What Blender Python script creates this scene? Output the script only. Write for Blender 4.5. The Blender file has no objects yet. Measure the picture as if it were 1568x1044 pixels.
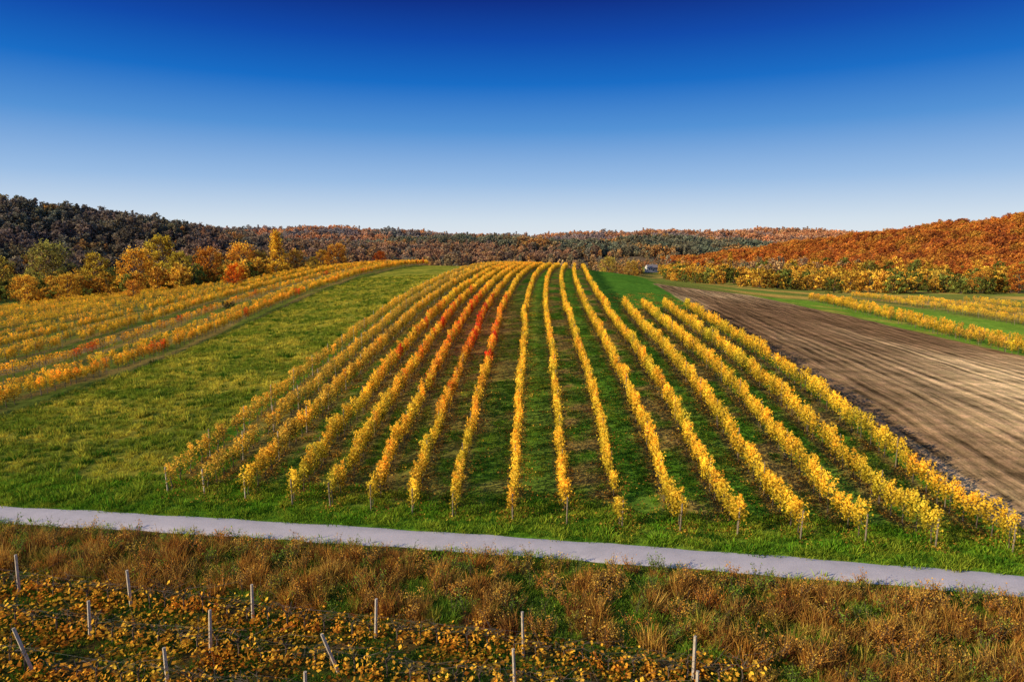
import bpy, math, random
import numpy as np
from mathutils import Vector, Matrix
random.seed(7); R=np.random.default_rng(7)
scene=bpy.context.scene
scene.view_settings.view_transform='Standard'
try: scene.view_settings.look='None'
except Exception: pass
scene.view_settings.exposure=0

# ---------------------------------------------------------------- helpers
def pn(x,y,s,seed,n=7):
    r=np.random.default_rng(seed); v=np.zeros_like(np.asarray(x,dtype=float)+np.asarray(y,dtype=float))
    for i in range(n):
        a=r.uniform(0,2*math.pi); f=r.uniform(.6,1.7); p=r.uniform(0,6.28)
        v=v+np.sin((x*math.cos(a)+y*math.sin(a))/s*2*math.pi*f+p+1.3*np.sin((x*math.sin(a)-y*math.cos(a))/s*2+p*2))
    return v/math.sqrt(n)*.9
def sstep(a,b,x): 
    t=np.clip((x-a)/(b-a),0,1); return t*t*(3-2*t)
def curve(y):
    py=[0,35,55,97,150,230,300,500]; pv=[0,0,.8,1.9,5,12.5,19,36]
    y=np.asarray(y,dtype=float); w=np.clip(y*.14,2,40); s=0
    for d in np.linspace(-1,1,9): s=s+np.interp(y+d*w,py,pv)
    return s/9
TX=np.array([-400,-150,-80,-44,-20,0,25,60,110,250,600.])
TY=np.array([30,35,55,75,97,134,180,225,250,300,400,600.])
TZ=np.array([
[0,0,0,0,0,0,0,0,0,0,0],
[-1,-.7,-.4,-.1,0,0,0,0,0,0,0],
[-2,-1.5,-1,0,1.5,2.7,2.5,1,-.5,-1,-1],
[-2,-2,-1,.4,3.1,4.2,4.0,1.2,-.5,-1,-1],
[-2.5,-2.5,-1,1.4,4.8,5.5,5.3,2.0,-.5,-1,-1],
[-3,-3,1,5,6.9,7.1,7.6,3.4,0,-1,-1],
[-3,-3,3,8.0,8.6,8.6,8.4,4,0,-1,-1],
[-3,-2,6.0,9.5,9.0,8.8,8.1,3.5,0,-1,-1],
[-3,-2,6.1,9.5,8.8,8.5,7.6,3,0,-1,-1],
[-3,-3,4.5,7.5,7,6.3,5,1,-1,-2,-1],
[-4,-5,0,1,1,0,0,-2,-2,-2,-2],
[-4,-4,-4,-4,-4,-4,-4,-4,-4,-3,-3]],dtype=float)
def bil(x,y):
    xi=np.clip(np.searchsorted(TX,x,side='right')-1,0,len(TX)-2); yi=np.clip(np.searchsorted(TY,y,side='right')-1,0,len(TY)-2)
    fx=np.clip((x-TX[xi])/(TX[xi+1]-TX[xi]),0,1); fy=np.clip((y-TY[yi])/(TY[yi+1]-TY[yi]),0,1)
    return (TZ[yi,xi]*(1-fx)+TZ[yi,xi+1]*fx)*(1-fy)+(TZ[yi+1,xi]*(1-fx)+TZ[yi+1,xi+1]*fx)*fy
def dens(pl,step=20):
    out=[]
    for a,b in zip(pl[:-1],pl[1:]):
        n=max(1,int(math.hypot(b[0]-a[0],b[1]-a[1])/step))
        for i in range(n):
            t=i/n; out.append([a[k]+(b[k]-a[k])*t for k in range(4)])
    out.append(list(pl[-1])); return out
RL=dens([(-1100,380,62,150),(-700,400,56,140),(-450,430,48,115),(-345,460,43,105),(-300,495,38.5,105),(-275,530,32,105),(-250,575,24,105),(-190,640,17,110),(-105,700,10,110),(0,760,6,110),(100,820,3,110)])
RM=dens([(-1500,1150,52,230),(-900,1150,44,230),(-495,1150,39,220),(-300,1150,46,220),(-195,1150,40,210),(-92,1150,32,210),(-20,1160,33,210),(46,1150,28,210),(150,1150,37,210),(290,1150,38,210),(460,1150,40,210),(570,1150,34,210),(700,1150,38,210),(900,1150,40,220),(1500,1150,52,230)],35)
RR=dens([(1100,360,62,150),(800,390,52,130),(500,440,45,115),(375,500,39,105),(350,530,36,98),(325,560,32,92),(290,590,26,90),(250,630,18,85),(205,660,10,80),(150,690,3,80)])
RC=dens([(-230,860,15,90),(-60,840,22,100),(60,850,16,90),(190,880,24,100),(330,860,17,90)])
def ridge(x,y,P):
    m=np.zeros_like(x)
    for px,py,h,w in P:
        m=np.maximum(m,h*np.exp(-((x-px)**2+(y-py)**2)/(w*w)))
    return m
def road_y(x):
    xc=np.clip(x,-60,45); return 31.2-.165*xc-.0008*xc*xc-.2*(x-xc)
def hgt(x,y):
    x=np.atleast_1d(np.asarray(x,dtype=float)); y=np.atleast_1d(np.asarray(y,dtype=float)); x,y=np.broadcast_arrays(x,y)
    wx=np.clip(np.abs(x)*.1,5,30); wy=np.clip((y-34)*.22,.5,16)
    s=0
    for a in (-1,-.5,0,.5,1):
        for b in (-1,-.5,0,.5,1): s=s+bil(x+a*wx,y+b*wy)
    s=s/25
    s=s+ridge(x,y,RL)+np.maximum(ridge(x,y,RM),ridge(x,y,RC))+ridge(x,y,RR)
    s=s+sstep(2,4,np.abs(y-road_y(x)))*.05*pn(x,y,6,3)
    s=s+sstep(300,600,y)*1.6*pn(x,y,90,5)+sstep(750,1000,y)*3.*pn(x,y,230,6)
    return s
def row_end(x): return 34.4-.16*x
def seg_edge(y): return np.interp(y,[30,82,115,145],[77,62,58,51])

# ---------------------------------------------------------------- node helpers
def newmat(name):
    m=bpy.data.materials.new(name); m.use_nodes=True; nt=m.node_tree; nt.nodes.clear()
    out=nt.nodes.new('ShaderNodeOutputMaterial'); return m,nt,out
def N(nt,t,**k):
    n=nt.nodes.new(t)
    for a,b in k.items(): setattr(n,a,b)
    return n
def mathn(nt,op,a,b=None,clamp=False):
    n=N(nt,'ShaderNodeMath',operation=op); n.use_clamp=clamp
    for i,v in enumerate((a,b)):
        if v is None: continue
        if isinstance(v,(int,float)): n.inputs[i].default_value=v
        else: nt.links.new(v,n.inputs[i])
    return n.outputs[0]
def mixc(nt,f,a,b,bt='MIX'):
    n=N(nt,'ShaderNodeMix',data_type='RGBA',blend_type=bt)
    for s,v in ((n.inputs[0],f),(n.inputs[6],a),(n.inputs[7],b)):
        if isinstance(v,(int,float)): s.default_value=v
        elif isinstance(v,tuple): s.default_value=(*v,1) if len(v)==3 else v
        else: nt.links.new(v,s)
    return n.outputs[2]
def noise(nt,vec,scale,detail=5,rough=.6):
    n=N(nt,'ShaderNodeTexNoise'); n.inputs['Scale'].default_value=scale; n.inputs['Detail'].default_value=detail; n.inputs['Roughness'].default_value=rough
    if vec is not None: nt.links.new(vec,n.inputs['Vector'])
    return n.outputs[0]
def ramp(nt,f,stops):
    n=N(nt,'ShaderNodeValToRGB'); e=n.color_ramp.elements
    while len(e)<len(stops): e.new(.5)
    for i,(p,c) in enumerate(stops): e[i].position=p; e[i].color=(*c,1)
    nt.links.new(f,n.inputs[0]); return n.outputs[0]

def leaf_mat(name,mode,transl=.3,inv=False):
    m,nt,out=newmat(name)
    if mode=='inst':
        a=N(nt,'ShaderNodeAttribute',attribute_type='INSTANCER',attribute_name='tint'); c=a.outputs['Color']
    else:
        a=N(nt,'ShaderNodeObjectInfo'); c=a.outputs['Color']
    oi=N(nt,'ShaderNodeObjectInfo')
    lv=N(nt,'ShaderNodeAttribute',attribute_name='lv')
    hs=N(nt,'ShaderNodeHueSaturation')
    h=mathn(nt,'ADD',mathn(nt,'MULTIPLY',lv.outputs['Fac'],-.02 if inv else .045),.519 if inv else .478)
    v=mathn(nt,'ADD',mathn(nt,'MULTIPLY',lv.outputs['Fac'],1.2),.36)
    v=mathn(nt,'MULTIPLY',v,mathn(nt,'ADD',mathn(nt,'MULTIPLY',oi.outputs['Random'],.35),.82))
    nt.links.new(h,hs.inputs['Hue']); nt.links.new(v,hs.inputs['Value']); nt.links.new(c,hs.inputs['Color'])
    d=N(nt,'ShaderNodeBsdfDiffuse'); t=N(nt,'ShaderNodeBsdfTranslucent'); mx=N(nt,'ShaderNodeMixShader'); mx.inputs[0].default_value=transl
    nt.links.new(hs.outputs[0],d.inputs[0]); nt.links.new(hs.outputs[0],t.inputs[0])
    nt.links.new(d.outputs[0],mx.inputs[1]); nt.links.new(t.outputs[0],mx.inputs[2]); nt.links.new(mx.outputs[0],out.inputs[0]); return m
def simple_mat(name,c1,c2,scale=8,rough=.85,bump=.3):
    m,nt,out=newmat(name); g=N(nt,'ShaderNodeNewGeometry')
    f=noise(nt,g.outputs['Position'],scale)
    c=ramp(nt,f,[(.3,c1),(.7,c2)])
    b=N(nt,'ShaderNodeBsdfPrincipled'); b.inputs['Roughness'].default_value=rough
    nt.links.new(c,b.inputs['Base Color'])
    bp=N(nt,'ShaderNodeBump'); bp.inputs['Strength'].default_value=bump; bp.inputs['Distance'].default_value=.02
    nt.links.new(f,bp.inputs['Height']); nt.links.new(bp.outputs[0],b.inputs['Normal']); nt.links.new(b.outputs[0],out.inputs[0]); return m
M_leaf=leaf_mat('leaf_instanced','inst',.3)
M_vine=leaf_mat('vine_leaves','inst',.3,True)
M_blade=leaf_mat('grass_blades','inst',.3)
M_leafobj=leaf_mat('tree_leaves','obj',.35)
M_bark=simple_mat('bark',(.06,.045,.03),(.17,.12,.085),5)
M_post=simple_mat('weathered_wood_post',(.42,.34,.24),(.68,.57,.43),9)
M_stake=simple_mat('grey_stake',(.16,.12,.08),(.34,.27,.18),9)
M_metal=simple_mat('galvanised_wire',(.10,.10,.10),(.18,.18,.18),4,.5)

# ---------------------------------------------------------------- mesh builders
class MB:
    def __init__(s): s.v=[];s.f=[];s.m=[];s.lv=[];s.n=0
    def add(s,v,f,mi=0,lv=None):
        v=np.asarray(v,dtype=float); s.v.append(v); f=np.asarray(f)+s.n; s.f.extend(f.tolist()); s.m.extend([mi]*len(f))
        s.lv.append(np.full(len(v),.5) if lv is None else lv); s.n+=len(v)
    def quads(s,c,size,mi=0,flat=0.,rng=R,lvb=None):
        n=len(c); a=rng.normal(size=(n,3)); a[:,2]*=(1-flat); a/=np.linalg.norm(a,axis=1)[:,None]+1e-9
        b=rng.normal(size=(n,3)); b[:,2]*=(1-flat); b-=(a*b).sum(1)[:,None]*a; b/=np.linalg.norm(b,axis=1)[:,None]+1e-9
        sz=np.broadcast_to(size,(n,))[:,None]
        k=rng.uniform(.7,1.1,(n,1)); 
        v=np.stack([c-a*sz,c+b*sz*k*.8+a*sz*.15,c+a*sz,c-b*sz*k*.8+a*sz*.15],1).reshape(-1,3)
        f=np.arange(n*4).reshape(n,4); l=rng.uniform(0,1,n) if lvb is None else np.clip(lvb+rng.uniform(-.25,.25,n),0,1)
        s.add(v,f,mi,np.repeat(l,4))
    def tube(s,pts,rad,sides=6,mi=1):
        pts=[Vector(p) for p in pts]; vs=[];fs=[]
        for i,p in enumerate(pts):
            d=(pts[min(i+1,len(pts)-1)]-pts[max(i-1,0)]).normalized()
            up=Vector((1,0,0)) if abs(d.z)>.7 else Vector((0,0,1)); u=d.cross(up).normalized(); w=d.cross(u)
            for k in range(sides):
                t=2*math.pi*k/sides; vs.append(p+(u*math.cos(t)+w*math.sin(t))*rad[i])
        for i in range(len(pts)-1):
            for k in range(sides):
                k2=(k+1)%sides; fs.append([i*sides+k,i*sides+k2,(i+1)*sides+k2,(i+1)*sides+k])
        s.add([tuple(v) for v in vs],fs,mi)
        e=len(pts)-1
        c=[tuple(v) for v in vs[e*sides:]]
        if sides==4: s.add(c,[[0,1,2,3]],mi)
        elif sides==6: s.add(c,[[0,1,2,5],[2,3,4,5]],mi)
    def box(s,cx,cy,cz,sx,sy,sz,mi=0):
        v=[(cx+a*sx/2,cy+b*sy/2,cz+c*sz/2) for a in(-1,1) for b in(-1,1) for c in(-1,1)]
        s.add(v,[[0,1,3,2],[4,6,7,5],[0,4,5,1],[2,3,7,6],[0,2,6,4],[1,5,7,3]],mi)
    def mesh(s,name,mats):
        me=bpy.data.meshes.new(name); me.from_pydata(np.concatenate(s.v).tolist(),[],s.f)
        for m in mats: me.materials.append(m)
        me.polygons.foreach_set('material_index',s.m)
        a=me.attributes.new('lv','FLOAT','POINT'); a.data.foreach_set('value',np.concatenate(s.lv).astype(np.float32)); me.update(); return me
def link(o,parent=None):
    scene.collection.objects.link(o)
    if parent: o.parent=parent
    return o
def variants(name,meshes):
    c=bpy.data.collections.new(name)
    for i,m in enumerate(meshes):
        o=bpy.data.objects.new('%s_part_%02d'%(name,i),m); c.objects.link(o)
    c['n']=len(meshes); return c
_groups={}
def gn(coll):
    if coll.name in _groups: return _groups[coll.name]
    g=bpy.data.node_groups.new('scatter_'+coll.name,'GeometryNodeTree')
    g.interface.new_socket('Geometry',in_out='INPUT',socket_type='NodeSocketGeometry'); g.interface.new_socket('Geometry',in_out='OUTPUT',socket_type='NodeSocketGeometry')
    i=g.nodes.new('NodeGroupInput'); o=g.nodes.new('NodeGroupOutput'); ip=g.nodes.new('GeometryNodeInstanceOnPoints'); ci=g.nodes.new('GeometryNodeCollectionInfo')
    ci.inputs['Collection'].default_value=coll; ci.inputs['Separate Children'].default_value=True; ci.inputs['Reset Children'].default_value=True
    def na(nm,t):
        n=g.nodes.new('GeometryNodeInputNamedAttribute'); n.data_type=t; n.inputs['Name'].default_value=nm
        return [q for q in n.outputs if q.enabled and q.name=='Attribute'][0]
    g.links.new(i.outputs[0],ip.inputs['Points']); g.links.new(ci.outputs[0],ip.inputs['Instance']); ip.inputs['Pick Instance'].default_value=True
    g.links.new(na('idx','INT'),ip.inputs['Instance Index'])
    e=g.nodes.new('FunctionNodeEulerToRotation'); g.links.new(na('rot','FLOAT_VECTOR'),e.inputs[0]); g.links.new(e.outputs[0],ip.inputs['Rotation'])
    g.links.new(na('scl','FLOAT_VECTOR'),ip.inputs['Scale']); g.links.new(ip.outputs[0],o.inputs[0])
    _groups[coll.name]=g; return g
def scatter(name,coll,pts,tint,scl,rotz=None,tilt=0.,parent=None):
    n=len(pts); me=bpy.data.meshes.new(name); me.vertices.add(n); me.vertices.foreach_set('co',np.asarray(pts,dtype=np.float32).ravel())
    rot=np.zeros((n,3)); rot[:,2]=R.uniform(0,6.28,n) if rotz is None else rotz
    if tilt: rot[:,:2]=R.normal(0,tilt,(n,2))
    scl=np.asarray(scl,dtype=float)
    if scl.ndim<2: scl=np.repeat(np.broadcast_to(scl,(n,))[:,None],3,1)
    scl=np.maximum(scl,.05)
    for nm,t,k,d in (('idx','INT','value',R.integers(0,coll['n'],n)),('rot','FLOAT_VECTOR','vector',rot),('scl','FLOAT_VECTOR','vector',scl)):
        a=me.attributes.new(nm,t,'POINT'); a.data.foreach_set(k,d.astype(np.int32 if t=='INT' else np.float32).ravel())
    a=me.attributes.new('tint','FLOAT_COLOR','POINT'); tc=np.ones((n,4)); tc[:,:3]=np.clip(tint,0,1); a.data.foreach_set('color',tc.astype(np.float32).ravel())
    me.update(); ob=link(bpy.data.objects.new(name,me),parent)
    md=ob.modifiers.new('scatter','NODES'); md.node_group=gn(coll); return ob

# vine plant variants (row runs along local Y)
def vine(seed,nleaf=330,sx=.118,zlo=.62,zhi=1.7,sz=(.045,.09)):
    r=np.random.default_rng(seed); b=MB(); top=zhi-.12+.2*r.uniform()
    n=nleaf; nc=9; cy=r.uniform(-.62,.62,nc); ci=r.integers(0,nc,n); y=np.where(r.uniform(0,1,n)<.6,cy[ci]+r.normal(0,.1,n),r.uniform(-.68,.68,n))
    t=top+.14*np.sin(y*5+seed)+r.normal(0,.09,n); lo=zlo+.18*np.sin(y*4+seed*2)+.14*np.sin(y*11+seed)
    u=r.uniform(0,1,n)**.75; z=lo+(t-lo)*u; w=sx*(1.15-.6*np.abs(u-.55)); x=r.normal(0,1,n)*w+.06*np.sin(y*6+seed)
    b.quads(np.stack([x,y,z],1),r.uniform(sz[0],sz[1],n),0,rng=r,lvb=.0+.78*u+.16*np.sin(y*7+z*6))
    for k in range(5):
        yy=r.uniform(-.6,.6); xx=r.uniform(-.18,.18); m=12
        c=np.stack([xx+r.normal(0,.045,m),yy+r.normal(0,.05,m),top+.05+np.linspace(0,.3,m)*r.uniform(.4,1)],1); b.quads(c,r.uniform(.035,.065,m),0,rng=r,lvb=.85)
    yo=r.uniform(-.2,.2)
    b.tube([(0,yo,0),(.03,yo+.03,.35),(-.02,yo-.02,.72),(0,yo+.05,1.1)],[.038,.03,.024,.014],5,1)
    b.tube([(0,yo,.72),(0,yo+.3,.8),(0,yo+.62,.82)],[.016,.013,.008],4,1); b.tube([(0,yo,.72),(0,yo-.3,.8),(0,yo-.62,.82)],[.016,.013,.008],4,1)
    for k in range(5):
        y0=yo+r.uniform(-.5,.5); b.tube([(0,y0,.8),(r.normal(0,.06),y0+r.normal(0,.05),1.3),(r.normal(0,.1),y0+r.normal(0,.1),zhi)],[.007,.006,.004],4,1)
    return b.mesh('vine_plant',[M_vine,M_bark])
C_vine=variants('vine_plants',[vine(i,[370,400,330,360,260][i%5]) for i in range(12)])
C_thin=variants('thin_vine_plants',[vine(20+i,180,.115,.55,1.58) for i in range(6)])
def lowvine(seed):
    r=np.random.default_rng(seed); b=MB(); n=50; cy=r.uniform(-.5,.5,5); y=cy[r.integers(0,5,n)]+r.normal(0,.1,n); z=r.uniform(.12,.75,n)*r.uniform(.4,1.3,n)
    b.quads(np.stack([r.normal(0,.2,n),y,z],1),r.uniform(.05,.1,n),0,rng=r,lvb=.35+.5*z)
    yo=r.uniform(-.2,.2); b.tube([(0,yo,0),(.03,yo+.03,.3),(-.02,yo-.02,.6),(0,yo+.1,.75)],[.032,.026,.02,.012],5,1)
    for k in range(7): b.tube([(0,yo,.5),(r.normal(0,.15),yo+r.normal(0,.3),.85),(r.normal(0,.25),yo+r.normal(0,.45),r.uniform(.6,1.25))],[.010,.008,.004],4,1)
    return b.mesh('bare_vine',[M_leaf,M_bark])
C_bare=variants('bare_vine_plants',[lowvine(40+i) for i in range(8)])
def tuft(seed,nb,h,spread,w,lean=.5):
    r=np.random.default_rng(seed); b=MB(); a=r.uniform(0,6.28,nb); rad=spread*np.sqrt(r.uniform(0,1,nb)); p=np.stack([rad*np.cos(a),rad*np.sin(a),np.zeros(nb)],1)
    hh=h*r.uniform(.45,1.15,nb); d=np.stack([np.cos(a),np.sin(a),np.zeros(nb)],1)*(lean*r.uniform(.1,1,nb)*hh)[:,None]+np.stack([r.normal(0,.25,nb)*hh,r.normal(0,.25,nb)*hh,np.zeros(nb)],1)
    t=r.uniform(0,6.28,nb); s=np.stack([np.cos(t),np.sin(t),np.zeros(nb)],1)*(w*.5)
    up=np.zeros((nb,3)); up[:,2]=hh; mid=p+up*.6+d*.35; tip=p+up+d
    v=np.stack([p-s,p+s,mid+s*.9,mid-s*.9,tip+s*.15,tip-s*.15],1).reshape(-1,3)
    f=[]
    for i in range(nb): f+= [[6*i,6*i+1,6*i+2,6*i+3],[6*i+3,6*i+2,6*i+4,6*i+5]]
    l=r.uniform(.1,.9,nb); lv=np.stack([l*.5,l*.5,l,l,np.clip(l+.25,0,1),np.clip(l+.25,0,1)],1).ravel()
    b.add(v,f,0,lv); return b.mesh('grass_tuft',[M_blade])
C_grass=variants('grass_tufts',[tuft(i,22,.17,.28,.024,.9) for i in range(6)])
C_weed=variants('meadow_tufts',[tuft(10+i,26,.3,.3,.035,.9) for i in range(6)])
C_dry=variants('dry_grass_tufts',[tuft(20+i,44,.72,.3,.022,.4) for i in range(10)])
def rust(seed):
    r=np.random.default_rng(seed); b=MB()
    for k in range(7):
        a=r.uniform(0,6.28); q=r.uniform(.05,.4); h=r.uniform(.5,1.); tip=(q*math.cos(a)+r.normal(0,.06),q*math.sin(a)+r.normal(0,.06),h); b.tube([(0,0,0),(tip[0]*.4,tip[1]*.4,h*.5),tip],[.01,.008,.004],4,1)
        m=16; u=r.uniform(.35,1.08,m); b.quads(np.stack([tip[0]*u+r.normal(0,.06,m),tip[1]*u+r.normal(0,.06,m),h*u],1),r.uniform(.02,.05,m),0,rng=r,lvb=u*.7)
    return b.mesh('weed',[M_leaf,M_bark])
C_rust=variants('tall_weeds',[rust(i) for i in range(6)])
def litter(seed):
    r=np.random.default_rng(seed); b=MB(); n=22; c=np.stack([r.normal(0,.4,n),r.normal(0,.4,n),r.uniform(.01,.08,n)],1); b.quads(c,r.uniform(.04,.085,n),0,flat=.7,rng=r); return b.mesh('leaf_litter',[M_leaf])
C_lit=variants('leaf_litters',[litter(i) for i in range(5)])
def tree(seed,h,w,nc,nl,ls,leafm,shape='round',trunk=.25,bare=0.):
    r=np.random.default_rng(seed); b=MB(); tr=h*trunk
    lean=r.normal(0,.03*h,2); spine=[(0,0,0),(lean[0]*.3,lean[1]*.3,tr*.6),(lean[0]*.6,lean[1]*.6,h*.5),(lean[0],lean[1],h*.88)]
    r0=h*.024; b.tube(spine,[r0*1.3,r0,r0*.6,r0*.15],6,1)
    for k in range(nc):
        u=(k+.5)/nc; z=tr*.8+(h*.97-tr*.8)*u**.9
        if shape=='round': pr=w*.5*math.sqrt(max(0.03,1-((u-.42)/.62)**2))
        elif shape=='cone': pr=w*.5*(1.05-u)
        else: pr=w*.5*(.5+.5*math.sin(min(1,u*1.2)*math.pi))
        a=k*2.4+r.uniform(-.4,.4); q=pr*r.uniform(.45,.95); c=np.array([q*math.cos(a)+lean[0]*u,q*math.sin(a)+lean[1]*u,z])
        cr=w*r.uniform(.13,.21)*(1 if shape!='col' else 1.1)
        zb=max(tr*.7,z-q*.9-h*.05); b.tube([(lean[0]*zb/h,lean[1]*zb/h,zb),(c[0]*.55,c[1]*.55,zb*.4+z*.6),tuple(c)],[r0*.42,r0*.25,r0*.07],4,1)
        d=r.normal(size=(nl,3)); d/=np.linalg.norm(d,axis=1)[:,None]; rr=cr*r.uniform(.3,1.15,nl)[:,None]; p=c+d*rr*np.array([1,1,.75])
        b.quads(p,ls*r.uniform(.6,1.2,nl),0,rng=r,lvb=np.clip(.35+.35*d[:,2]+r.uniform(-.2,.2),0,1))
    return b.mesh('tree',[leafm,M_bark])
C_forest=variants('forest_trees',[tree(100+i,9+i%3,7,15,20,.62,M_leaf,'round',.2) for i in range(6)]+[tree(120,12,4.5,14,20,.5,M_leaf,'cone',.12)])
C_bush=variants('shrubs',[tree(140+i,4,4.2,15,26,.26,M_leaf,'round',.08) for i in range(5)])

# ---------------------------------------------------------------- terrain sheet
def axis(segs):
    out=[segs[0][0]]
    for a,b,s0,s1 in segs:
        p=a
        while p<b-1e-6:
            t=(p-a)/(b-a); p=min(b,p+s0+(s1-s0)*t)
            out.append(p)
    return np.array(out)
gx=np.concatenate([-axis([(30,75,.45,.9),(75,250,.9,6),(250,900,6,20),(900,4000,30,400)])[::-1],axis([(-30,30,.4,.4)])[1:-1],axis([(30,75,.45,.9),(75,250,.9,6),(250,900,6,20),(900,4000,30,400)])])
gy=np.concatenate([np.array([-1500,-700,-300,-120,-50,-20,-8,0,5,10]),axis([(14,65,.35,.45),(65,160,.5,1.0),(160,320,1.1,3),(320,800,4,10),(800,1300,12,18),(1300,5000,30,500)])])
X,Y=np.meshgrid(gx,gy); shp=X.shape; X=X.ravel(); Y=Y.ravel(); Z=hgt(X,Y)
XC=X-curve(Y)
rowsL=[-3.2,-5.4,-7.7,-10,-12.2]; rowsLL=[-15.2,-17.7,-20]; rowsR=[0,2.8,5.6,8.45,11.2,14.15,17.1,20.2,23.5]
allr=np.array(sorted(rowsL+rowsLL+rowsR))
farL=[-46.5,-50,-57,-66,-69.5,-77,-85]; farL2=[-93,-97,-101,-110,-114,-118,-128,-132,-136,-146]
def col(*c): return np.array(c,dtype=float)
G=np.zeros((len(X),3))
def put(mask,c):
    global G
    m=np.clip(mask,0,1)[:,None]; G=G*(1-m)+m*c
n1=pn(X,Y,40,11); n2=pn(X,Y,9,12); n3=pn(X,Y,2.6,13)
G[:]=col(.16,.18,.035); put(sstep(-.3,.8,n1),col(.46,.29,.07)); put(sstep(.2,.9,pn(X,Y*2.5,120,14))*.7,col(.11,.20,.03))
H=ridge(X,Y,RL)+ridge(X,Y,RM)+ridge(X,Y,RR)+ridge(X,Y,RC)
put(sstep(2,6,H),col(.15,.11,.07)); put(sstep(2,6,ridge(X,Y,RR)),col(.42,.15,.045))
near=(Y<300)
# left vineyard slope
m=near*sstep(-152,-150,XC)*sstep(-43.5,-44.2,XC)*sstep(34,38,Y); put(m,col(.16,.20,.03)); put(m*sstep(-.4,.6,pn(X*2,Y*.4,9,17))*.75,col(.34,.22,.065))
put(m*sstep(-63.5,-62.8,XC)*sstep(-59.5,-60.2,XC)*.75,col(.32,.22,.11)); 
# meadow
m=near*sstep(-44.3,-43.7,XC)*sstep(-21.3,-22.3,XC); put(m,col(.24,.26,.03)); put(m*sstep(-.5,.7,n2+.5*n3)*.8,col(.48,.40,.05)); put(m*sstep(.3,1.1,n3+.4*n1)*.7,col(.11,.16,.02))
# main vineyard
m=near*sstep(-22,-21.4,XC)*sstep(25.3,24.8,XC)*sstep(-.8,.4,Y-row_end(X)); put(m,col(.09,.23,.02))
for i in range(len(allr)-1):
    a,b=allr[i],allr[i+1]; mm=m*sstep(a,a+.4,XC)*sstep(b,b-.4,XC)
    if a>=-.5: w=.85 if i%2 else .15
    elif a<-14: w=.6
    else: w=.5
    put(mm*w*sstep(-.7,.7,n2+.5*n3),col(.36,.23,.065))
redz=np.exp(-((Y-85)/30)**2)*np.exp(-((XC+6.5)/6.)**2); put(m*redz*.85,col(.42,.17,.06))
rd=np.min(np.abs(XC[:,None]-allr[None,:]),axis=1); put(m*sstep(.55,.25,rd)*.7,col(.26,.15,.05))
put(near*sstep(99,102,Y)*sstep(12.8,13.4,XC)*sstep(27,26,XC),col(.07,.18,.02))
# ploughed field
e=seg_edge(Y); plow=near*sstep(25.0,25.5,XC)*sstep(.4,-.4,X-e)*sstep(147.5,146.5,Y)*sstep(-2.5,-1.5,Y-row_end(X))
put(plow,col(.19,.11,.055)); put(plow*np.clip(sstep(-.6,1.0,pn(X,Y*.3,16,21)-.6)*.6+1.1*np.exp(-((X-50)/15)**2-((Y-52)/20)**2)+.15*sstep(110,140,Y),0,.95),col(.68,.48,.25))  # pale soil streaks, plus a sunlit patch painted into the ground colour
m=near*sstep(-.4,.4,X-e)*sstep(24,26,XC)*(Y<150); put(m*sstep(40,30,X-e),col(.13,.24,.025)); put(m*sstep(40,20,X-e)*sstep(.2,.9,n2)*.5,col(.36,.27,.06)); put(m*sstep(10,12,X-e)*sstep(40,20,X-e),col(.15,.27,.03))
# near verge, far side of road
ry=road_y(X); m=sstep(.4,.9,Y-ry)*sstep(1.5,.0,Y-row_end(X)); put(m,col(.15,.30,.02)); put(m*sstep(.0,.9,n2+.4*n3)*.6,col(.34,.35,.05))
# foreground
m=sstep(-.6,-1.0,Y-ry); put(m,col(.20,.12,.035)); put(m*sstep(0,.8,n2+.9*np.exp(-((X-3)/8)**2))*.8,col(.11,.18,.02))
fy=22.3-.22*X; m=sstep(1.2,.6,Y-fy)*sstep(9,7,X+.3*(Y-20)); put(m,col(.06,.08,.016)); put(m*sstep(-.3,.7,n3)*.7,col(.13,.07,.025))
put((Y<5)*1.,col(.1,.11,.03))
ny,nx=shp; idx=np.arange(ny*nx).reshape(ny,nx); F=np.stack([idx[:-1,:-1],idx[:-1,1:],idx[1:,1:],idx[1:,:-1]],-1).reshape(-1,4)
me=bpy.data.meshes.new('terrain'); me.vertices.add(len(X)); me.vertices.foreach_set('co',np.stack([X,Y,Z],1).astype(np.float32).ravel())
me.loops.add(F.size); me.loops.foreach_set('vertex_index',F.astype(np.int32).ravel()); me.polygons.add(len(F)); me.polygons.foreach_set('loop_start',np.arange(0,F.size,4,dtype=np.int32)); me.polygons.foreach_set('loop_total',np.full(len(F),4,dtype=np.int32))
me.update(calc_edges=True); me.validate(); me.polygons.foreach_set('use_smooth',np.ones(len(F),dtype=bool))
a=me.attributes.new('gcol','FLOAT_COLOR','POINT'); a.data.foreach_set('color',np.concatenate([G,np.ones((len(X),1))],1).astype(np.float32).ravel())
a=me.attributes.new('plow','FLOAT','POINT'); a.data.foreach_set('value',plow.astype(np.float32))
ter=link(bpy.data.objects.new('terrain',me))
m,nt,out=newmat('ground'); g=N(nt,'ShaderNodeNewGeometry'); pos=g.outputs['Position']
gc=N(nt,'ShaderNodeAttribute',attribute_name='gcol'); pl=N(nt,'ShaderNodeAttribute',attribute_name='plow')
f1=noise(nt,pos,1.1,8,.7); f2=noise(nt,pos,7,6,.75); f3=noise(nt,pos,.12,5,.6)
mp=N(nt,'ShaderNodeMapping'); mp.inputs['Rotation'].default_value=(0,0,.04); mp.inputs['Scale'].default_value=(1.3,.025,1); nt.links.new(pos,mp.inputs[0]); f4=noise(nt,mp.outputs[0],1.0,6,.7)
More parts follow.
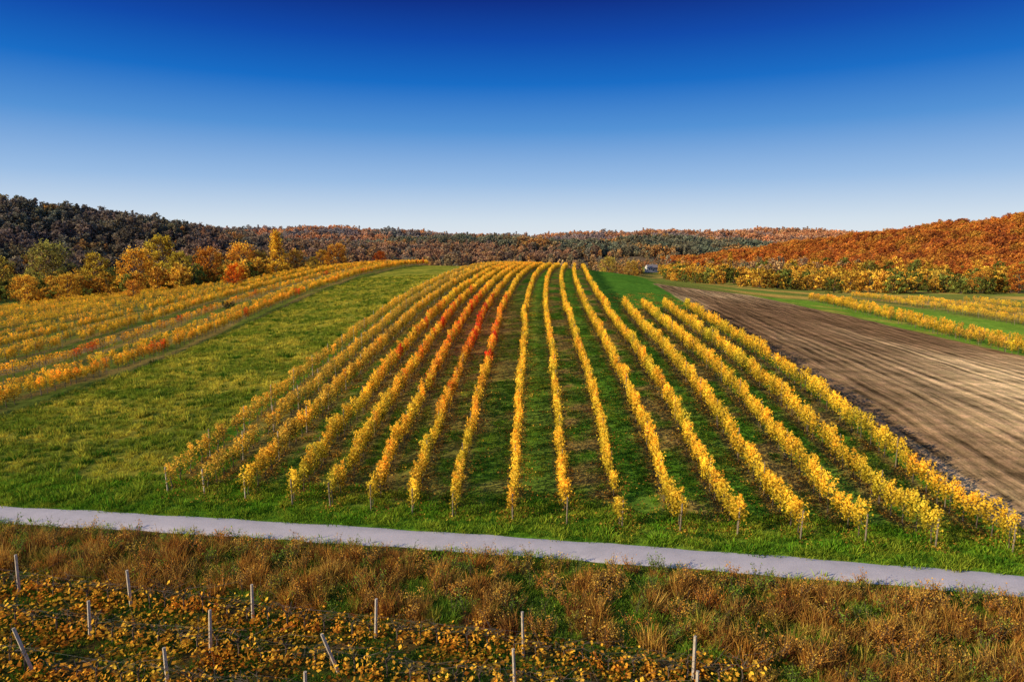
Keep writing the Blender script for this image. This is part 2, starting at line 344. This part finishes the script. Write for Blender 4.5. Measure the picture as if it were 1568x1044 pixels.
mp2=N(nt,'ShaderNodeMapping'); mp2.inputs['Rotation'].default_value=(0,0,.15); mp2.inputs['Scale'].default_value=(.03,.45,1); nt.links.new(pos,mp2.inputs[0]); f5=noise(nt,mp2.outputs[0],1.0,5,.7)
v=mathn(nt,'MULTIPLY',mathn(nt,'ADD',mathn(nt,'MULTIPLY',f1,1.8),.1),mathn(nt,'ADD',mathn(nt,'MULTIPLY',f2,2.0),.0))
v=mathn(nt,'MULTIPLY',v,mathn(nt,'ADD',mathn(nt,'MULTIPLY',f3,.8),.6))
st=mathn(nt,'ADD',mathn(nt,'MULTIPLY',mathn(nt,'SUBTRACT',f4,.5),mathn(nt,'ADD',mathn(nt,'MULTIPLY',pl.outputs['Fac'],3.4),.5)),1.)
st=mathn(nt,'ADD',st,mathn(nt,'MULTIPLY',mathn(nt,'SUBTRACT',f5,.5),mathn(nt,'MULTIPLY',pl.outputs['Fac'],2.2)))
sx=N(nt,'ShaderNodeSeparateXYZ'); nt.links.new(pos,sx.inputs[0])
w1=mathn(nt,'SINE',mathn(nt,'MULTIPLY',mathn(nt,'ADD',sx.outputs[0],mathn(nt,'MULTIPLY',f3,1.)),6.283/1.5)); st=mathn(nt,'ADD',st,mathn(nt,'MULTIPLY',w1,mathn(nt,'MULTIPLY',pl.outputs['Fac'],.25)))
v=mathn(nt,'MULTIPLY',v,mathn(nt,'MAXIMUM',st,.2))
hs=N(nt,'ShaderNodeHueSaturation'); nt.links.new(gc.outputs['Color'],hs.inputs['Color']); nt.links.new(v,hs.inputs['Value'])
nt.links.new(mathn(nt,'ADD',mathn(nt,'MULTIPLY',f1,-.08),.54),hs.inputs['Hue'])
d=N(nt,'ShaderNodeBsdfDiffuse'); d.inputs['Roughness'].default_value=.6; nt.links.new(hs.outputs[0],d.inputs[0])
bp=N(nt,'ShaderNodeBump'); bp.inputs['Strength'].default_value=.7; bp.inputs['Distance'].default_value=.18
hh=mathn(nt,'ADD',mathn(nt,'ADD',f1,mathn(nt,'MULTIPLY',f2,.35)),mathn(nt,'MULTIPLY',mathn(nt,'ADD',f4,mathn(nt,'MULTIPLY',w1,.12)),mathn(nt,'MULTIPLY',pl.outputs['Fac'],1.4)))
nt.links.new(hh,bp.inputs['Height']); nt.links.new(bp.outputs[0],d.inputs['Normal']); nt.links.new(d.outputs[0],out.inputs[0]); ter.data.materials.append(m)

# ---------------------------------------------------------------- road
xs=np.arange(-140,110,.5); rv=[];rf=[]; offs=[-1.1,-.95,-.4,0,.4,.95,1.1]; zz=[-.02,.03,.05,.06,.05,.03,-.02]
for i,x in enumerate(xs):
    dy=(road_y(np.array(x+.1))-road_y(np.array(x-.1)))/.2; nrm=np.array([-dy,1.])/math.hypot(dy,1)
    wob=.05*math.sin(x*.9)+.04*math.sin(x*2.3+1)
    for k,o in enumerate(offs):
        q=o+(wob if k<2 else (-wob if k>4 else 0)); px=x+nrm[0]*q; py=float(road_y(np.array(x)))+nrm[1]*q
        rv.append((px,py,float(hgt(px,py)[0])+zz[k]))
for i in range(len(xs)-1):
    for k in range(6): a=i*7+k; rf.append((a,a+7,a+8,a+1))
me=bpy.data.meshes.new('road'); me.from_pydata(rv,[],rf); [setattr(p,'use_smooth',True) for p in me.polygons]
m,nt,out=newmat('pale_concrete_road'); g=N(nt,'ShaderNodeNewGeometry'); f=noise(nt,g.outputs['Position'],.7,8,.65); f2=noise(nt,g.outputs['Position'],16,4,.7)
c=ramp(nt,f,[(.3,(.54,.48,.47)),(.7,(.80,.70,.68))]); c=mixc(nt,.35,c,ramp(nt,f2,[(.35,(.40,.35,.33)),(.65,(.82,.75,.71))]))
b=N(nt,'ShaderNodeBsdfPrincipled'); b.inputs['Roughness'].default_value=.85; nt.links.new(c,b.inputs['Base Color']); bp=N(nt,'ShaderNodeBump'); bp.inputs['Strength'].default_value=.3; bp.inputs['Distance'].default_value=.01; nt.links.new(f2,bp.inputs['Height']); nt.links.new(bp.outputs[0],b.inputs['Normal']); nt.links.new(b.outputs[0],out.inputs[0])
me.materials.append(m); link(bpy.data.objects.new('road',me))

# ---------------------------------------------------------------- vine rows
GOLD=col(.98,.58,.05); ORG=col(.88,.32,.035); RED=col(.78,.06,.02); BRN=col(.62,.36,.07); YG=col(.62,.54,.05)
def vine_row(Xr,y0,y1,kind,coll=None,posts=True,step=1.12,hs=1.):
    coll=coll or C_vine
    ys=np.arange(y0+.3,y1,step); n=len(ys); ys=ys+R.normal(0,.1,n); xx=Xr+curve(ys)+R.normal(0,.06,n)+.1*pn(ys,ys*0+Xr*7,14,33)
    keep=R.uniform(0,1,n)>(.03 if kind!='far' else .12); ys=ys[keep]; xx=xx[keep]; n=len(ys)
    zz=hgt(xx,ys); t=np.tile(GOLD,(n,1)); q=pn(xx,ys,7,31)+R.normal(0,.4,n)
    def mx(w,c):
        nonlocal t; w=np.clip(w,0,1)[:,None]; t=t*(1-w)+c*w
    mx(.2+.3*q+(.3*sstep(60,42,ys) if kind=='mid' else 0),YG); mx(.4*sstep(.6,1.4,pn(xx*3,ys,11,34)+R.normal(0,.3,n)),ORG)
    if kind=='mid':
        w=np.exp(-((ys-84)/30)**2)*np.exp(-((Xr+6.)/5.5)**2)+.3*R.normal(0,1,n)*np.exp(-((ys-84)/40)**2); mx(sstep(.1,.6,w+.2*q)*.8,ORG); mx(sstep(.6,1.25,w+.35*q),RED); mx(sstep(120,200,ys)*.25,ORG)
    if kind=='left': mx(.45+.25*q,BRN)
    if kind=='red': mx(.35+.35*q,ORG); mx(sstep(.6,1.5,q)*.8,RED)
    if kind=='far': mx(sstep(.1,1.4,q)*.4,ORG); mx(sstep(.1,1.,-q)*.6,BRN)
    t=t*(1+R.normal(0,.1,n))[:,None]
    dc=(curve(ys+1)-curve(ys-1))/2; rz=-np.arctan(dc)+np.where(R.uniform(0,1,n)>.5,math.pi,0)+R.normal(0,.07,n)
    sc=np.stack([R.uniform(.8,1.2,n),np.full(n,1.02),R.uniform(.86,1.1,n)*hs],1)
    ob=scatter('vine_row',coll,np.stack([xx,ys,zz-.02],1),t,sc,rz)
    if posts:
        b=MB(); py=list(np.arange(y0-.15,min(y1,y0+150),5.2))
        for i,yy in enumerate(py):
            px=float(Xr+curve(yy)); pz=float(hgt(px,yy)[0]); r0=.04 if i==0 else .026; tilt=-.12 if i==0 else random.uniform(-.05,.05)
            b.tube([(px,yy,pz-.1),(px+random.uniform(-.05,.05),yy+tilt,pz+(1.5 if i==0 else 1.98)*hs)],[r0*1.1,r0],6,0)
        me=b.mesh('posts',[M_stake if kind!='left' else M_post]); link(bpy.data.objects.new('posts',me),ob)
for Xr in rowsR: vine_row(Xr,float(row_end(np.array(Xr))),100.5 if Xr>13 else 258,'main')
for Xr in rowsL: vine_row(Xr,float(row_end(np.array(Xr))),258,'mid')
for Xr in rowsLL: vine_row(Xr,float(row_end(np.array(Xr)))+.5,255,'left',C_thin if Xr<-16 else None)
for i,Xr in enumerate(farL): vine_row(Xr,44 if Xr>-60 else 60,258,'red' if i in(0,2) else 'far',C_thin if i in(1,2,4,6) else None)
for Xr in farL2: vine_row(Xr,92,200,'far',C_thin,posts=False,step=1.3)
for k,Xr in enumerate([62,65]):
    vine_row(Xr-2+k,74,150,'far')
for Xr in (86,90,101,105,116,120): vine_row(Xr,100,190,'far',C_thin,step=1.4)

# ---------------------------------------------------------------- grass etc.
def pts_in(n,x0,x1,y0,y1,f):
    x=R.uniform(x0,x1,n); y=R.uniform(y0,y1,n); k=f(x,y); x=x[k];y=y[k]; return x,y
def lerp(a,b,w): w=np.atleast_1d(np.clip(w,0,1))[:,None]; return a*(1-w)+b*w
GR=col(.18,.36,.02); GY=col(.42,.44,.04); DG=col(.06,.16,.013)
x,y=pts_in(26000,-45,34,25,40,lambda x,y:(y-road_y(x)>1.05)&(y<row_end(x)+2.2)&(x>-60)&(pn(x,y,1.7,47)<.9))
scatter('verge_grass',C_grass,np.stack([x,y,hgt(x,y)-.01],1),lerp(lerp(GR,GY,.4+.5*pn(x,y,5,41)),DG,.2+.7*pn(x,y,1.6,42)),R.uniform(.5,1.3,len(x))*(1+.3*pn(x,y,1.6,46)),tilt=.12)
x,y=pts_in(7500,-45,34,25,40,lambda x,y:(y-road_y(x)>1.3)&(y<row_end(x)+2.6)&(pn(x,y,1.3,49)>.15))
scatter('verge_weeds',C_weed,np.stack([x,y,hgt(x,y)-.01],1),lerp(lerp(GR,GY,.6+.6*pn(x,y,3,41)),DG,.6*pn(x,y,1.9,42)),R.uniform(.5,1.1,len(x)),tilt=.12)
def inrow(x,y):
    xc=x-curve(y); d=np.min(np.abs(xc[:,None]-allr[None,:]),axis=1); p=y-30
    return (y>row_end(x)+1)&(d>.35)&(R.uniform(0,1,len(x))<np.clip(45/y,0,1)**1.6)&((pn(x,y,9,12)+.5*pn(x,y,2.6,13))<.35)&(xc>-22)&(xc<25)
x,y=pts_in(60000,-22,27,30,100,inrow)
scatter('grass',C_grass,np.stack([x,y,hgt(x,y)-.02],1),lerp(lerp(DG,GR,.55+.5*pn(x,y,4,43)),GY,.15+.5*pn(x,y,9,44)),R.uniform(.4,.9,len(x)),tilt=.1)
x,y=pts_in(42000,-60,-14,34,170,lambda x,y:((x-curve(y))>-44)&((x-curve(y))<-21.6)&(y>road_y(x)+1.2)&(R.uniform(0,1,len(x))<np.clip(60/y,0,1)))
w=pn(x,y,9,12)+.4*pn(x,y,2.6,13)
scatter('meadow_grass',C_weed,np.stack([x,y,hgt(x,y)-.02],1),lerp(lerp(lerp(col(.28,.34,.03),col(.74,.60,.07),.5+.5*w+R.normal(0,.2,len(x))),DG,.1+.9*pn(x,y,1.9,45)),GR,sstep(44,37,y)*.7),R.uniform(.45,1.15,len(x))*(1+.45*pn(x,y,1.9,48)),tilt=.2)
# dry tall grass band + right foreground
def dryf(x,y):
    fy=22.3-.22*x; band=(y<road_y(x)-1.35)&((y>fy+1.3)|(x+.3*(y-20)>8.2)); return band
x,y=pts_in(17000,-34,30,14,38,dryf)
gw=.28+.6*pn(x,y,3.6,51)+.5*np.exp(-((x-3)/7)**2)+.15*R.normal(0,1,len(x)); edge=np.clip((road_y(x)-1.35-y)/1.6,.3,1); gm=sstep(.35,.7,gw)
t=lerp(col(.58,.25,.045),col(.66,.40,.09),.4+.6*pn(x,y,1.6,52)+R.normal(0,.2,len(x))); t=lerp(t,col(.24,.095,.03),.25+.8*pn(x,y,1.3,53)); t=lerp(t,col(.20,.33,.03),gm)
s=R.uniform(.5,1.1,len(x))*edge*(1-.5*gm)*(1+.35*pn(x,y,1.2,54)); s=np.clip(s,.2,1.3)
scatter('dry_grass',C_dry,np.stack([x,y,hgt(x,y)-.03],1),t,np.stack([s**.5,s**.5,s],1),tilt=.2)
x,y=pts_in(8500,-34,30,14,38,lambda x,y:dryf(x,y)&(pn(x,y,2.2,57)>-.3)&(y<road_y(x)-1.7)); scatter('tall_weeds',C_rust,np.stack([x,y,hgt(x,y)-.02],1),lerp(lerp(col(.62,.23,.04),col(.62,.38,.07),R.uniform(0,1,len(x))),col(.22,.31,.035),sstep(.1,.6,pn(x,y,3,58))),R.uniform(.45,1.0,len(x)),tilt=.12)
x,y=pts_in(9000,-34,30,14,38,lambda x,y:(y<road_y(x)-1.0)&(y>13)&dryf(x,y-.4))
scatter('verge_grass',C_grass,np.stack([x,y,hgt(x,y)-.01],1),lerp(GR,GY,.5+.5*pn(x,y,4,55)),R.uniform(.6,1.6,len(x)),tilt=.1)
# foreground vineyard
for k in range(4):
    off=22.3-2.25*k; xs=np.arange(-34,8.0,.85); ys=off-.22*xs; n=len(xs); ys=ys+R.normal(0,.08,n); q=pn(xs,ys,4,61+k)
    t=lerp(np.tile(col(.90,.50,.05),(n,1)),ORG,.35+.5*q); sc=np.stack([R.uniform(.9,1.5,n),np.ones(n),R.uniform(.6,1.1,n)],1)
    ob=scatter('bare_vine_row',C_bare,np.stack([xs,ys,hgt(xs,ys)],1),t,sc,np.full(n,-math.pi/2-.216)+R.normal(0,.2,n))
    b=MB(); px0=[-25.8,-20.5,-15.2,-9.9,-5,.4,6] if k==0 else ([-20.7,-15.5,-10.6,-5.8,.1,5.5] if k==1 else [-21.3,-16.1,-11,-6.3,-.8,4.5])
    tops=[]
    for x0 in px0:
        y0=off-.22*x0; z0=float(hgt(x0,y0)[0]); tx=random.uniform(-.1,.1); 
        if (k==1 and x0==-5.8) or (k==2 and x0==-16.1): tx=-.55
        p1=(x0+tx,y0+random.uniform(-.06,.06),z0+random.uniform(1.4,1.65)); b.tube([(x0,y0,z0-.1),p1],[.062,.052],6,0); tops.append((p1,(x0,y0,z0)))
    for A,B in zip(tops[:-1],tops[1:]):
        fz=.55; pa=[A[1][i]+(A[0][i]-A[1][i])*fz for i in range(3)]; pb=[B[1][i]+(B[0][i]-B[1][i])*fz for i in range(3)]
        b.tube([pa,[(pa[i]+pb[i])/2-(.05 if i==2 else 0) for i in range(3)],pb],[.002]*3,4,1)
    link(bpy.data.objects.new('posts',b.mesh('posts',[M_post,M_metal])),ob)
def litf(x,y):
    d=np.min(np.abs((y+.22*x)[:,None]-np.array([23.1,21.6,19.4,17.1])[None,:]),axis=1); return (y<22.3-.22*x+1.3)&(x<9)&(R.uniform(0,1,len(x))<(np.exp(-(d/.42)**2)*.9+.06)*np.clip(.7+.8*pn(x,y,2.2,74),0,1))
x,y=pts_in(10000,-34,9,13,31,litf); scatter('fallen_leaves',C_lit,np.stack([x,y,hgt(x,y)+.03],1),lerp(col(1.,.56,.05),ORG,.35+.5*pn(x,y,3,71))*R.uniform(.45,1.0,len(x))[:,None],R.uniform(.6,1.3,len(x)),tilt=.12)
r=np.array(rowsR+rowsL+rowsLL); k=R.integers(0,len(r),5000); y=30+R.uniform(0,1,5000)**1.5*90; xx=r[k]+curve(y)+R.normal(.15,.45,5000); ok=y>row_end(xx)-.5; xx=xx[ok];y=y[ok]
scatter('fallen_leaves',C_lit,np.stack([xx,y,hgt(xx,y)+.03],1),lerp(col(.75,.42,.05),col(.45,.22,.05),R.uniform(0,1,len(y))),R.uniform(.6,1.1,len(y)),tilt=.1)
x,y=pts_in(15000,-34,8,13,31,lambda x,y:(y<22.3-.22*x+1.3)&(x<9)&(pn(x,y,2.4,72)<.4)); scatter('grass',C_grass,np.stack([x,y,hgt(x,y)-.01],1),lerp(DG,col(.17,.26,.025),.35+.5*pn(x,y,2,73)),R.uniform(.4,.9,len(x)),tilt=.1)

# ---------------------------------------------------------------- forests
def clear(x,y): return ~((np.abs(x-.203*y)<8)&(y>330)&(y<605))
def forest(name,coll,n,x0,x1,y0,y1,f,tf,s0,s1):
    x,y=pts_in(n,x0,x1,y0,y1,lambda x,y:f(x,y)&clear(x,y)); s=R.uniform(s0,s1,len(x)); scatter(name,coll,np.stack([x,y,hgt(x,y)-.3],1),tf(x,y)*(1+R.normal(0,.14,len(x)))[:,None],np.stack([s,s,s*R.uniform(.85,1.2,len(x))],1))
def tL(x,y):
    q=pn(x,y,60,81)+R.normal(0,.3,len(x)); t=lerp(np.tile(col(.34,.25,.20),(len(x),1)),col(.22,.25,.16),.5+.5*q); t=lerp(t,col(.70,.38,.10),sstep(.7,1.6,q+R.normal(0,.3,len(x)))); return lerp(t,col(.72,.38,.19),np.clip(sstep(-300,-120,x)*(.5+.5*pn(x,y,50,88)),0,.85))  # autumn tints, with slight bluish haze mixed into the leaf colour
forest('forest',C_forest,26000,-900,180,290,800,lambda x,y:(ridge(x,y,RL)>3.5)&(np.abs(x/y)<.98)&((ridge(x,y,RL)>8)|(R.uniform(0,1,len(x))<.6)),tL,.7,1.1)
def tM(x,y):
    q=pn(x,y,110,82)+R.normal(0,.25,len(x)); t=lerp(np.tile(col(.50,.39,.36),(len(x),1)),col(.33,.37,.32),.3+.5*q); t=lerp(t,col(.88,.46,.22),sstep(-.4,.9,pn(x,y,110,83)+R.normal(0,.25,len(x))+.6*sstep(20,36,ridge(x,y,RM))-.2+.5*sstep(100,400,x))); return t  # brown and grey-green lightened towards blue: distance haze painted into the tree tint
forest('forest',C_forest,19000,-1050,1050,860,1190,lambda x,y:(ridge(x,y,RM)>3)&(np.abs(x/y)<.95),tM,.9,1.3)
def tC(x,y):
    q=pn(x,y,60,91)+R.normal(0,.25,len(x)); return lerp(lerp(np.tile(col(.38,.34,.21),(len(x),1)),col(.27,.31,.20),.5+.5*q),col(.80,.44,.14),sstep(.1,.9,pn(x,y,80,92)+R.normal(0,.25,len(x))))
forest('forest',C_forest,7000,-330,430,770,900,lambda x,y:(ridge(x,y,RC)>4),tC,.8,1.2)
def tR(x,y):
    q=pn(x,y,30,84)+R.normal(0,.4,len(x)); t=lerp(np.tile(col(.80,.24,.05),(len(x),1)),col(.70,.36,.06),.35+.5*q); return lerp(t,col(.42,.13,.04),sstep(.2,1.2,-q))
forest('shrub_hillside',C_bush,20000,150,800,300,720,lambda x,y:(ridge(x,y,RR)>2.5)&(np.abs(x/y)<1.0),tR,.8,1.35)
def tV(x,y):
    q=R.uniform(0,1,len(x)); t=lerp(np.tile(col(.84,.48,.06),(len(x),1)),col(.74,.28,.05),sstep(.4,.8,q)); return lerp(t,col(.22,.24,.045),sstep(.58,.68,q))
forest('autumn_shrubs',C_bush,1900,-330,-92,205,340,lambda x,y:(pn(x,y,22,85)>-.1)&(ridge(x,y,RL)<6),tV,.6,1.7)
forest('autumn_shrubs',C_bush,3400,75,420,205,560,lambda x,y:(pn(x,y*1.8,38,86)>.1)&(ridge(x,y,RR)<5)&(y>215+.1*x),tV,.6,1.9)
forest('valley_woods',C_forest,2800,-200,420,430,780,lambda x,y:(pn(x,y*1.8,90,87)>.15)&(ridge(x,y,RR)<4),lambda x,y:lerp(tV(x,y),tM(x,y),.5),.5,.95)
x=np.array([-57.,-58,-56.2])+curve(np.array([127.,130,128])); y=np.array([127.,130,128]); scatter('dark_shrub',C_bush,np.stack([x,y,hgt(x,y)],1),np.tile(col(.10,.08,.04),(3,1)),[.35,.3,.28])

# single autumn trees
TM=[tree(200,11,9.5,34,75,.26,M_leafobj,'round',.2),tree(201,12,8,32,75,.26,M_leafobj,'round',.16),tree(202,10,9,30,80,.25,M_leafobj,'round',.15),tree(203,12,7,30,75,.25,M_leafobj,'cone',.1)]
TP=tree(210,16,4,30,60,.25,M_leafobj,'col',.08)
for u,D,h,ti,c in [(210,222,14.5,0,(1.,.56,.06)),(255,245,18,1,(.80,.56,.06)),(320,262,16,2,(.98,.42,.05)),(375,272,15.5,0,(1.,.52,.06)),(425,262,16.5,3,(1.,.62,.06)),(400,275,13,2,(.60,.38,.06)),(515,260,11.5,2,(.90,.42,.05)),(497,262,8,1,(.92,.52,.05)),(583,252,5.5,0,(.78,.18,.02)),(80,290,21,0,(.42,.36,.08)),(145,235,14,1,(.74,.52,.06)),(36,212,10,2,(.90,.50,.06)),(105,202,8.5,0,(.95,.54,.06)),(275,218,11,1,(.62,.48,.06)),(360,192,7.5,2,(.92,.24,.02)),(455,268,10,0,(.80,.44,.06)),(205,182,6,2,(.95,.44,.06)),(480,222,5,1,(.64,.44,.06)),(0,245,14,1,(.52,.40,.07)),(170,280,12,2,(.26,.28,.06)),(300,310,14,1,(.32,.28,.09)),(345,300,13,2,(.34,.32,.08)),(930,420,13,0,(.70,.52,.09)),(965,410,12,2,(.82,.52,.09)),(1245,330,7,0,(.90,.52,.08)),(1300,290,8,2,(.92,.50,.08)),(1370,300,8,1,(.88,.44,.06)),(1440,250,8,0,(.80,.52,.08)),(1500,240,9,2,(.90,.42,.06)),(1560,235,10,1,(.86,.32,.05)),(1205,380,9,1,(.90,.58,.10))]:
    k=(u-784)/1046; x=k*D; y=D; o=link(bpy.data.objects.new('autumn_tree',TM[ti])); o.location=(x,y,float(hgt(x,y)[0])-.15); s=h/11.5; o.scale=(s,s,s); o.rotation_euler[2]=random.uniform(0,6); o.color=(*c,1)
x,y=.318*420,420; o=link(bpy.data.objects.new('poplar_tree',TP)); o.location=(x,y,float(hgt(x,y)[0])); o.color=(1.,.6,.06,1)

# house in the valley
def house(x,y,rot,s):
    e=link(bpy.data.objects.new('farmhouse',None)); e.location=(x,y,float(hgt(x,y)[0])+1.); e.rotation_euler[2]=rot; e.scale=(s,s,s)
    wall=simple_mat('white_render',(.6,.58,.54),(.7,.69,.66),1); roof=simple_mat('roof_tiles',(.24,.20,.19),(.36,.32,.30),3); dark=simple_mat('window_glass',(.03,.04,.05),(.06,.07,.08),2,.2)
    b=MB(); b.box(0,0,1.3,11,7,5.2); b.add([(-5.5,-3.5,3.9),(-5.5,3.5,3.9),(-5.5,0,6.4),(5.5,-3.5,3.9),(5.5,3.5,3.9),(5.5,0,6.4)],[[0,2,1],[3,4,5]]); link(bpy.data.objects.new('walls',b.mesh('walls',[wall])),e)
    b=MB(); b.add([(-6,-4.1,3.6),(6,-4.1,3.6),(6,0,6.6),(-6,0,6.6),(-6,4.1,3.6),(6,4.1,3.6)],[[0,1,2,3],[3,2,5,4]]); b.box(2,1,6.6,.8,.8,1.6); link(bpy.data.objects.new('roof',b.mesh('roof',[roof])),e)
    b=MB()
    for wx in (-4,-1.8,2.2,4.2): b.box(wx,-3.52,2.2,1.1,.08,1.3)
    b.box(0.3,-3.52,1.1,1,.08,2.1); link(bpy.data.objects.new('windows_and_door',b.mesh('w',[dark])),e)
house(.203*560,560,.3,.8)

# ---------------------------------------------------------------- sky, sun
w=bpy.data.worlds.new('World'); scene.world=w; w.use_nodes=True; nt=w.node_tree; nt.nodes.clear()
SE=math.radians(20.5); sd=Vector((-.92,-.39,0)).normalized()
sk=nt.nodes.new('ShaderNodeTexSky'); sk.sky_type='NISHITA'; sk.sun_disc=False; sk.sun_elevation=SE; sk.sun_rotation=math.atan2(sd.x,sd.y)
tc=nt.nodes.new('ShaderNodeTexCoord'); sp=nt.nodes.new('ShaderNodeSeparateXYZ'); nt.links.new(tc.outputs['Generated'],sp.inputs[0])
rp=ramp(nt,sp.outputs['Z'],[(0,(.84,.86,.86)),(.042,(.66,.76,.86)),(.097,(.33,.52,.80)),(.167,(.085,.29,.68)),(.226,(.004,.15,.57)),(.281,(.0005,.065,.41)),(.335,(.0005,.016,.21)),(.6,(.05,.13,.36)),(1,(.13,.24,.50))])
bg1=nt.nodes.new('ShaderNodeBackground'); bg1.inputs[1].default_value=.08; nt.links.new(sk.outputs[0],bg1.inputs[0])
bg2=nt.nodes.new('ShaderNodeBackground'); bg2.inputs[1].default_value=1.; nt.links.new(rp,bg2.inputs[0])
mx=nt.nodes.new('ShaderNodeMixShader'); mx.inputs[0].default_value=.96; ow=nt.nodes.new('ShaderNodeOutputWorld')
nt.links.new(bg1.outputs[0],mx.inputs[1]); nt.links.new(bg2.outputs[0],mx.inputs[2]); nt.links.new(mx.outputs[0],ow.inputs[0])
L=bpy.data.lights.new('sun','SUN'); L.energy=5.0; L.angle=math.radians(.5); L.color=(1,.84,.58); lo=link(bpy.data.objects.new('sun',L))
dr=Vector((sd.x*math.cos(SE),sd.y*math.cos(SE),math.sin(SE))); lo.rotation_euler=dr.to_track_quat('Z','Y').to_euler(); lo.location=(-60,-40,60)

cam=bpy.data.cameras.new('camera'); cam.lens=24.0; cam.sensor_width=36; cam.clip_end=12000; cam.clip_start=.5
co=link(bpy.data.objects.new('camera',cam)); co.location=(0,0,14); co.rotation_euler=(math.radians(90-7.47),0,0); scene.camera=co
